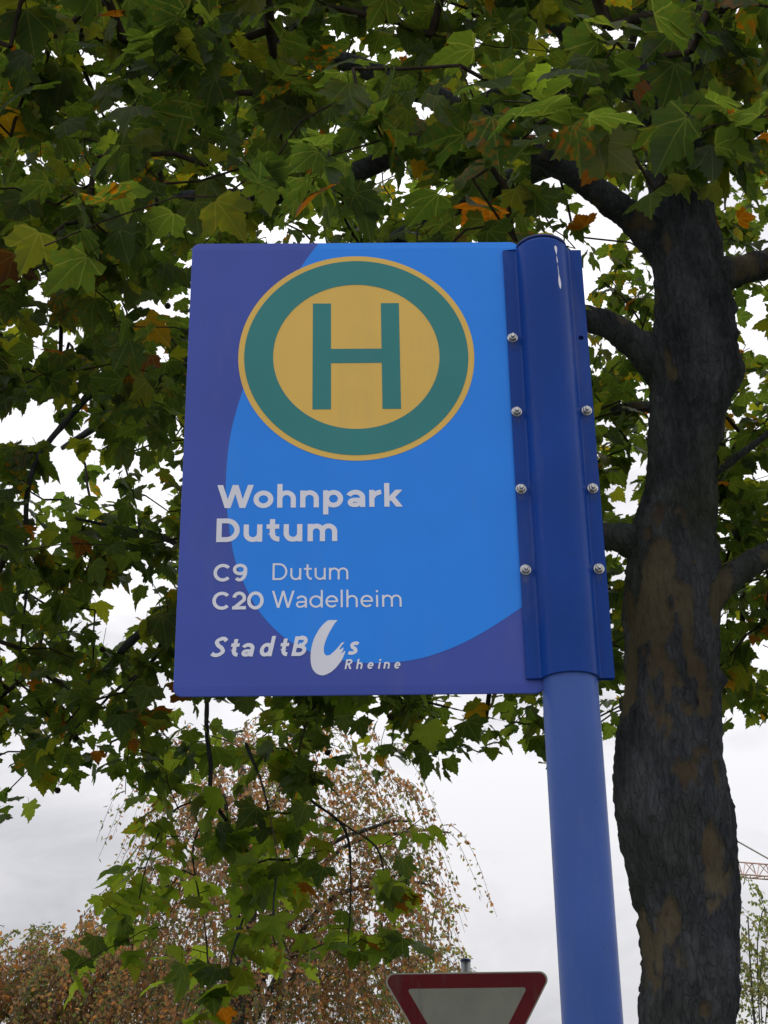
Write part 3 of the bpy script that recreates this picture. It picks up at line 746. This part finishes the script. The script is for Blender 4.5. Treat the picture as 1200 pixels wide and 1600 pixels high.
# leaf shapes: palmate, five lobes with coarse teeth, on a stalk
HALF = [(0,.0),(.10,-.045),(.24,-.075),(.40,-.13),(.405,-.03),(.50,.015),(.455,.085),(.415,.150),(.53,.185),(.565,.27),(.70,.355),(.595,.40),(.575,.475),(.46,.455),(.365,.435),(.375,.555),(.285,.60),(.29,.70),(.185,.745),(.165,.86),(.08,.91)]
HALF2 = [(0,.02),(.11,-.02),(.27,-.02),(.38,-.03),(.43,.06),(.54,.11),(.50,.20),(.56,.25),(.63,.34),(.74,.44),(.61,.46),(.55,.54),(.44,.53),(.31,.47),(.34,.60),(.25,.66),(.24,.77),(.15,.80),(.12,.92),(.06,.95)]
PET = .30
def leaf_shape(v):
    r = random.Random(100 + v); half = HALF if v % 2 == 0 else HALF2
    def jit(): return [(x*(1 + r.uniform(-.07, .07)) + r.uniform(-.012, .012)*(x > 0), y + r.uniform(-.018, .018)) for x, y in half]
    a, b = jit(), jit(); a[0] = b[0] = (0, half[0][1])
    bd = a + [(r.uniform(-.03, .03), 1.06)] + [(-x, y) for x, y in b[:0:-1]]
    sx = r.uniform(.88, 1.06)
    bd = [(x*sx, y) for x, y in bd]
    uv = [(0, .30)] + bd
    fold = r.uniform(-.05, .38); droop = r.uniform(.05, .62); tw_ = r.uniform(-.3, .3); wave = r.uniform(.03, .10); ph = r.uniform(0, 6)
    V = []
    for x, y in uv:
        ang = math.atan2(y - .0, abs(x) + 1e-6)
        z = -droop*(x*x*.9 + (y - .2)**2*.7) + fold*abs(x)*.8 + tw_*x*y + wave*math.sin(ang*7 + ph)*math.hypot(x, y)
        V.append((x, y + PET, z))
    z0 = V[1][2]
    V = [(x, y, z - z0) for x, y, z in V]
    n = len(bd); F = [(0, 1 + k, 1 + (k+1) % n) for k in range(n)]
    b0 = len(V); w = .011
    for yy, zz_ in ((PET + .02, 0.0), (PET*.5, .025), (0, 0)):
        V += [(-w, yy, zz_ - .004), (w, yy, zz_ - .004), (0, yy, zz_ + .012)]; uv += [(0, 2 - 2), (0, 0), (0, 0)]
    for s in range(2):
        for k in range(3):
            p, q = b0 + s*3 + k, b0 + s*3 + (k+1) % 3; F += [(p, q, q + 3), (p, q + 3, p + 3)]
    return np.array(V), np.array(F), np.array([(x, y, 0) for x, y in uv])
NV = 16
SH = [leaf_shape(v) for v in range(NV)]
LP, LD, LN, LS, LH = [], [], [], [], []
for ai, idx in paths:
    P = ND[idx][-5:]; L = np.concatenate([[0], np.cumsum(np.linalg.norm(np.diff(P, axis=0), axis=1))])
    k = rng.integers(6, 11) if not isH[ai] else rng.integers(4, 8)
    up = rng.uniform(-.5, .5)
    for q in range(k):
        s = L[-1]*(1 - .75*(q/k)); c = np.array([np.interp(s, L, P[:, m_]) for m_ in range(3)])
        c = c + rng.normal(0, .045, 3)
        az = rng.uniform(0, 2*math.pi); el = math.radians(rng.normal(-38, 24))
        d = np.array([math.cos(az)*math.cos(el), math.sin(az)*math.cos(el), math.sin(el)])
        nrm = np.array([0, 0, 1.0]) + rng.normal(0, .38, 3)
        nrm = nrm - d*(nrm @ d); nrm /= np.linalg.norm(nrm)
        LP.append(c); LD.append(d); LN.append(nrm); LH.append(isH[ai])
        LS.append(float(np.clip(rng.normal(.086, .023), .040, .140))*(1.16 if isH[ai] else 1.0))
LP, LD, LN, LS, LH = map(np.array, (LP, LD, LN, LS, LH)); NL = len(LP)
LX = np.cross(LD, LN)
ctr = LP + LD*(PET + .45)*LS[:, None]
# keep leaves clear of the sign, the trunk and the lens
bad = (ctr[:, 1] < 2.30) | ((np.abs(ctr[:, 1] - TY) < .32) & (np.abs(ctr[:, 0] - np.interp(ctr[:, 2], prof[:, 0], prof[:, 1])) < .24) & (ctr[:, 2] < 5.2) & (ctr[:, 1] > TY - .25))
bad |= (LP[:, 2] < 2.0) | ((ctr[:, 1] < TY) & (ctr[:, 0] > .17*ctr[:, 1] + .02) & (ctr[:, 0] < .2*ctr[:, 1] + .4) & (ctr[:, 2] < 1.6 + .722*ctr[:, 1]))
# the boughs of the lower crown end ahead of the trunk: no leaf hangs between lens and trunk below the first fork
X_, Y_, D_ = project(ctr)
keep = ~bad
LP, LD, LN, LS, LH, LX, ctr, X_, Y_, D_ = [a[keep] for a in (LP, LD, LN, LS, LH, LX, ctr, X_, Y_, D_)]; NL = len(LP)
var = rng.integers(0, NV, NL)
tint = np.zeros((NL, 4)); kind = rng.random(NL)
g = rng.random((NL, 1))
tint[:, :3] = np.array([.025, .046, .013])*(1 - g) + np.array([.052, .074, .018])*g
tint[LH, :3] = (np.array([.095, .140, .030])*(1 - g) + np.array([.165, .205, .045])*g)[LH]      # paler tint on the low boughs: backlight and glare put into the leaf colour
yl = kind > .87; tint[yl, :3] = np.array([.095, .105, .020])*rng.uniform(.8, 1.15, (yl.sum(), 1))
rd = kind > .984; tint[rd, :3] = np.array([.15, .058, .018])*rng.uniform(.6, 1.15, (rd.sum(), 1))
go = (kind > .976) & (kind <= .984); tint[go, :3] = np.array([.19, .115, .02])*rng.uniform(.7, 1.1, (go.sum(), 1))
tint[:, 3] = np.where(rng.random(NL) < np.where(yl, .18, .05), rng.uniform(.4, .9, NL), rng.uniform(0, .12, NL))
# which 300 leaves show largest: a coarse depth buffer of the view
GW, GH = 300, 400; zb_ = np.full((GH, GW), 1e9); idb = -np.ones((GH, GW), int)
sc_ = GW/1200
for i in np.argsort(-D_):
    if not (-60 < X_[i] < 1260 and -60 < Y_[i] < 1660): continue
    face = abs(LN[i] @ (ctr[i] - CAM))/np.linalg.norm(ctr[i] - CAM)
    r = LS[i]*.48*FPX/D_[i]*sc_*math.sqrt(max(.1, face)); x, y = X_[i]*sc_, Y_[i]*sc_
    x0, x1, y0, y1 = int(max(0, x - r)), int(min(GW, x + r + 1)), int(max(0, y - r)), int(min(GH, y + r + 1))
    if x1 > x0 and y1 > y0: idb[y0:y1, x0:x1] = i
bx0, bx1, by0, by1 = [int(v*sc_) for v in (285, 925, 380, 1085)]
idb[by0:by1, bx0:bx1] = -1
ids, cn = np.unique(idb[idb >= 0], return_counts=True)
big = ids[np.argsort(-cn)][:300]
isbig = np.zeros(NL, bool); isbig[big] = True
# the mass of the foliage, one mesh
FV, FF, FT, FU = [], [], [], []; off = 0
for v in range(NV):
    V0, F0, U0 = SH[v]; ii = np.where((var == v) & ~isbig)[0]
    B = np.stack([LX[ii], LD[ii], LN[ii]], 1)                        # rows: axes
    P = np.einsum('vk,nkc->nvc', V0, B)*LS[ii][:, None, None] + LP[ii][:, None]
    FV.append(P.reshape(-1, 3)); nvv = len(V0)
    FF.append((F0[None] + (np.arange(len(ii))*nvv)[:, None, None]).reshape(-1, 3) + off); off += len(ii)*nvv
    FT.append(np.repeat(tint[ii], nvv, 0)); FU.append(np.tile(U0, (len(ii), 1)))
fo = obj('foliage', np.vstack(FV), np.vstack(FF), M_LEAF, tree, TREE, True, [('tint', 'FLOAT_COLOR', np.vstack(FT)), ('leaf_uv', 'FLOAT_VECTOR', np.vstack(FU))])
tag(fo, kind='stuff')
# the 300 largest, one object each, sharing meshes of a few shapes and tints
cache = {}
for i in big:
    v = int(var[i]); cls = 3 if rd[i] else 2 if go[i] else 1 if yl[i] else 0
    key = (v, cls, int(g[i, 0]*3) if cls == 0 else 0, bool(tint[i, 3] > .3))
    if key not in cache:
        V0, F0, U0 = SH[v]
        cache[key] = mesh_np('leaf', V0, F0, M_LEAF, True, [('tint', 'FLOAT_COLOR', np.repeat(tint[i][None], len(V0), 0)), ('leaf_uv', 'FLOAT_VECTOR', U0)])
    o = bpy.data.objects.new('leaf', cache[key]); COL.objects.link(o); o.parent = tree
    mm = Matrix.Identity(4)
    for c in range(3):
        mm[c][0] = LX[i][c]*LS[i]; mm[c][1] = LD[i][c]*LS[i]; mm[c][2] = LN[i][c]*LS[i]; mm[c][3] = LP[i][c] - TREE[c]
    o.matrix_local = mm
# seed balls on threads
for px, py, Y in ((512,1176,6.6),(160,1015,6.4),(262,478,5.6),(90,1235,6.6),(610,1120,6.8)):
    p = at(px, py, Y); mb = MB()
    mb.lathe((p[0], p[1], p[2]), [(.0135*math.cos(a), .0135*math.sin(a)) for a in np.linspace(-1.45, 1.45, 9)], 12)
    mb.bar((p[0], p[1], p[2] + .012), (p[0] + .01, p[1], p[2] + .10), .0012, 4)
    mb.build('seed_ball', M_TWIG, tree, TREE, True)

# ------------------------------------------------------------------ small-leaved trees behind
def far_tree(name, label, base, trunk_r, blobs, n_twig, leaf, cols, droop, bark, seed, limbs=True, group=None, per=26):
    r = np.random.default_rng(seed); base = np.array(base, float)
    t = empty(name, base); tag(t, label, 'tree', group)
    B = [(at(px, py, Y), pxw(rx, at(px, py, Y)), pxw(ry, at(px, py, Y)), wgt) for px, py, Y, rx, ry, wgt in blobs]
    ztop = max(b[0][2] for b in B)
    tp = np.array([base + (0, 0, -.3)] + [base + np.array([r.normal(0, .08), r.normal(0, .08), ztop*f]) for f in (.25, .5, .75, 1.0)])
    tq = catmull(tp, 6); V, F = tube(tq, np.linspace(trunk_r, trunk_r*.2, len(tq)), 12); obj('trunk', V, F, bark, t, base, True)
    for c, rx, ry, wgt in B:
        s = tq[int(np.argmin(np.abs(tq[:, 2] - max(c[2]*.62, 1.0))))]
        m_ = (s + c)/2 + np.array([0, 0, .25*np.linalg.norm(c - s)]); q = catmull([s, m_, c, c + (c - m_)*.5 + np.array([0, 0, -.2])], 6)
        V, F = tube(q, np.linspace(trunk_r*.24, .010, len(q)), 6); obj('branch', V, F, bark, t, base, True)
    w = np.array([b[3]*b[1]*b[2] for b in B]); w /= w.sum()
    LV, LF, LT = [], [], []; TV, TF = [], []; o1 = o2 = 0
    for i in range(n_twig):
        c, rx, ry, _ = B[r.choice(len(B), p=w)]
        u = r.normal(0, 1, 3); u /= np.linalg.norm(u); rad_ = r.random()**.40
        p = c + u*rad_*np.array([rx, rx, ry])
        az = math.atan2(u[1], u[0]) + r.normal(0, .5); L = r.uniform(.5, 1.2)*droop[1]
        hd = np.array([math.cos(az), math.sin(az), 0])
        tt = np.linspace(0, 1, 9)[:, None]
        path = p + hd*L*.55*tt + np.array([0, 0, 1.0])*L*(droop[2]*tt - droop[0]*tt*tt)
        path = path + np.cumsum(r.normal(0, .012*L, path.shape), 0)
        V, F = tube(path, np.linspace(.006, .002, 9), 3, False); TV.append(np.array(V)); TF.append(np.array(F) + o1); o1 += len(V)
        k = int(per*L/droop[1]); f = r.random(k)**.8
        q = np.stack([np.interp(f, tt[:, 0], path[:, m2]) for m2 in range(3)], 1) + r.normal(0, .024, (k, 3))
        d = r.normal(0, .8, (k, 3)) + np.array([0, 0, -.9]); d /= np.linalg.norm(d, axis=1, keepdims=True)
        n_ = r.normal(0, 1, (k, 3)); n_ -= d*(n_*d).sum(1, keepdims=True); n_ /= np.linalg.norm(n_, axis=1, keepdims=True); x = np.cross(d, n_)
        s = (leaf*r.uniform(.65, 1.3, k))[:, None]
        Q = np.stack([q, q + d*s*.45 + x*s*.30 + n_*s*.06, q + d*s, q + d*s*.45 - x*s*.30 + n_*s*.06], 1)
        LV.append(Q.reshape(-1, 3)); LF.append(np.array([[0, 1, 2], [0, 2, 3]])[None] + (np.arange(k)*4)[:, None, None] + o2); o2 += 4*k
        base_c = cols[r.choice(len(cols))]
        ci = np.where((r.random(k) < .3)[:, None], np.array(cols)[r.integers(0, len(cols), k)], np.array(base_c)[None])*r.uniform(.7, 1.3, (k, 1))
        LT.append(np.repeat(np.c_[ci, np.zeros(k)], 4, 0))
    tag(obj('twigs', np.vstack(TV), np.vstack(TF), bark, t, base, True), kind='stuff')
    LFa = np.vstack([f.reshape(-1, 3) for f in LF])
    tag(obj('foliage', np.vstack(LV), LFa, M_SMALL, t, base, False, [('tint', 'FLOAT_COLOR', np.vstack(LT))]), kind='stuff')
    return t
COPPER = [(.22, .115, .085), (.25, .14, .095), (.18, .115, .08), (.15, .125, .07), (.25, .125, .07), (.11, .12, .055), (.09, .105, .04)]
b0 = at(372, 1560, 20)
far_tree('copper_beech', 'tall weeping copper beech with red-brown leaves behind the drooping plane boughs', (b0[0], 20, 0), .19,
         [(470,1180,20,150,70,.8),(330,1200,20,100,90,.8),(420,1290,20,180,110,1),(590,1290,19.5,80,80,.9),(620,1380,20,60,90,.8),(360,1420,20,190,110,1.3),(560,1470,20,110,100,1.3),(420,1560,20,230,110,1.6),(640,1300,20.5,50,40,.5)],
         1020, .066, COPPER, (1.15, 1.35, .30), M_BEECHBARK, 5, per=40)
b1 = at(110, 1600, 22)
far_tree('copper_beech', 'low rounded copper beech at the lower left edge of the picture', (b1[0], 22, 0), .15,
         [(120,1530,22,140,90,1.2),(40,1520,22,80,80,1),(190,1500,22,90,70,1.1),(230,1570,21.5,110,80,1.2),(0,1580,22,90,70,1),(110,1480,22,90,40,.8)],
         700, .068, COPPER, (1.0, 1.1, .30), M_BEECHBARK, 6, per=38)
b2 = at(670, 1600, 24)
PALE = [(.10, .13, .04), (.13, .15, .06), (.16, .15, .07), (.12, .11, .06)]
far_tree('birch_tree', 'thin pale green birch showing above the left corner of the give way sign', (b2[0], 24, 0), .05,
         [(665,1440,24,32,40,.7),(660,1500,24,55,50,1),(650,1570,24,80,60,1.2),(680,1420,24,10,30,.4)],
         95, .075, PALE, (.5, .7, .6), M_BEECHBARK, 7, per=18)
b3 = at(1195, 1600, 30)
far_tree('birch_tree', 'pale green feathery tree at the right edge behind the plane trunk', (b3[0], 30, 0), .055,
         [(1190,1430,30,45,40,.7),(1190,1500,30,55,60,1),(1200,1570,30,75,70,1.4),(1260,1520,30,70,100,1.0)],
         230, .085, PALE, (.35, .9, .75), M_BEECHBARK, 8, per=24)

# ------------------------------------------------------------------ tower crane far away on the right
M_CRANE = paint('hazed_crane_paint', (.62, .42, .36), .5, .2, .3)  # jib colour paled to stand in for distance haze
M_CRANEGREY = paint('crane_grey', (.55, .54, .55), .5, .2, .3)
CY = 150.0
cb = at(1085, 1352, CY); jz = cb[2]; corg = (cb[0], CY, 0)
cr = empty('tower_crane', corg); tag(cr, 'distant tower crane with lattice jib showing right of the plane trunk', 'crane')
def lattice(name, a, b, w, h, n, mat, r=.07):
    mb = MB(); a = np.array(a, float); b = np.array(b, float); d = (b - a)/np.linalg.norm(b - a)
    if abs(d[2]) > .9: s, u = np.array([1.0, 0, 0]), np.array([0, 1.0, 0])
    else:
        s = np.cross(d, [0, 0, 1.0]); s /= np.linalg.norm(s); u = np.array([0, 0, 1.0])
    C = [s*w/2 - u*h/2, -s*w/2 - u*h/2, u*h/2 + s*(w/2 if abs(d[2]) > .9 else 0), (-s*w/2 + u*h/2) if abs(d[2]) > .9 else u*h/2]
    ch = C if abs(d[2]) > .9 else C[:3]
    for c in ch: mb.bar(a + c, b + c, r*1.5, 4)
    for k in range(n):
        p, q, m_ = a + (b - a)*k/n, a + (b - a)*(k + 1)/n, a + (b - a)*(k + .5)/n
        for i in range(len(ch)):
            e0, e1 = ch[i], ch[(i + 1) % len(ch)]; mb.bar(p + e0, m_ + e1, r, 3); mb.bar(m_ + e1, q + e0, r, 3)
    return mb.build(name, mat, cr, corg)
c0 = np.array([cb[0], CY, jz])
lattice('mast', (cb[0], CY, 0), (cb[0], CY, jz - .7), 1.6, 1.6, 14, M_CRANEGREY, .08)
jd = np.array([.93, .36, 0]); jd /= np.linalg.norm(jd)
lattice('jib', c0 + jd*1.0, c0 + jd*42, 1.2, 1.3, 26, M_CRANE, .055)
lattice('counter_jib', c0 - jd*1.0, c0 - jd*4.2, 1.2, 1.0, 3, M_CRANEGREY, .055)
apex = c0 + np.array([0, 0, 4.9]); mb = MB()
for s in (-.7, .7): mb.bar(c0 + jd*s + (0, 0, .6), apex, .10, 4)
mb.build('tower_head', M_CRANEGREY, cr, corg)
mb = MB(); mb.bar(apex, c0 + jd*9.6 + (0, 0, .7), .10, 4); mb.build('tie_bar', M_CRANEGREY, cr, corg)
mb = MB(); mb.bar(apex, c0 - jd*4 + (0, 0, .6), .08, 4); mb.build('tie_bar', M_CRANEGREY, cr, corg)
mb = MB(); mb.box(cb[0] - 1.6, cb[0] - .2, CY - 2.0, CY - .9, jz - 2.4, jz - .5); mb.build('cabin', M_CRANEGREY, cr, corg)
mb = MB(); p = c0 - jd*3.6; mb.box(p[0] - .6, p[0] + .6, p[1] - .8, p[1] + .8, jz - 2.2, jz - .4); mb.build('counterweight', M_CRANEGREY, cr, corg)
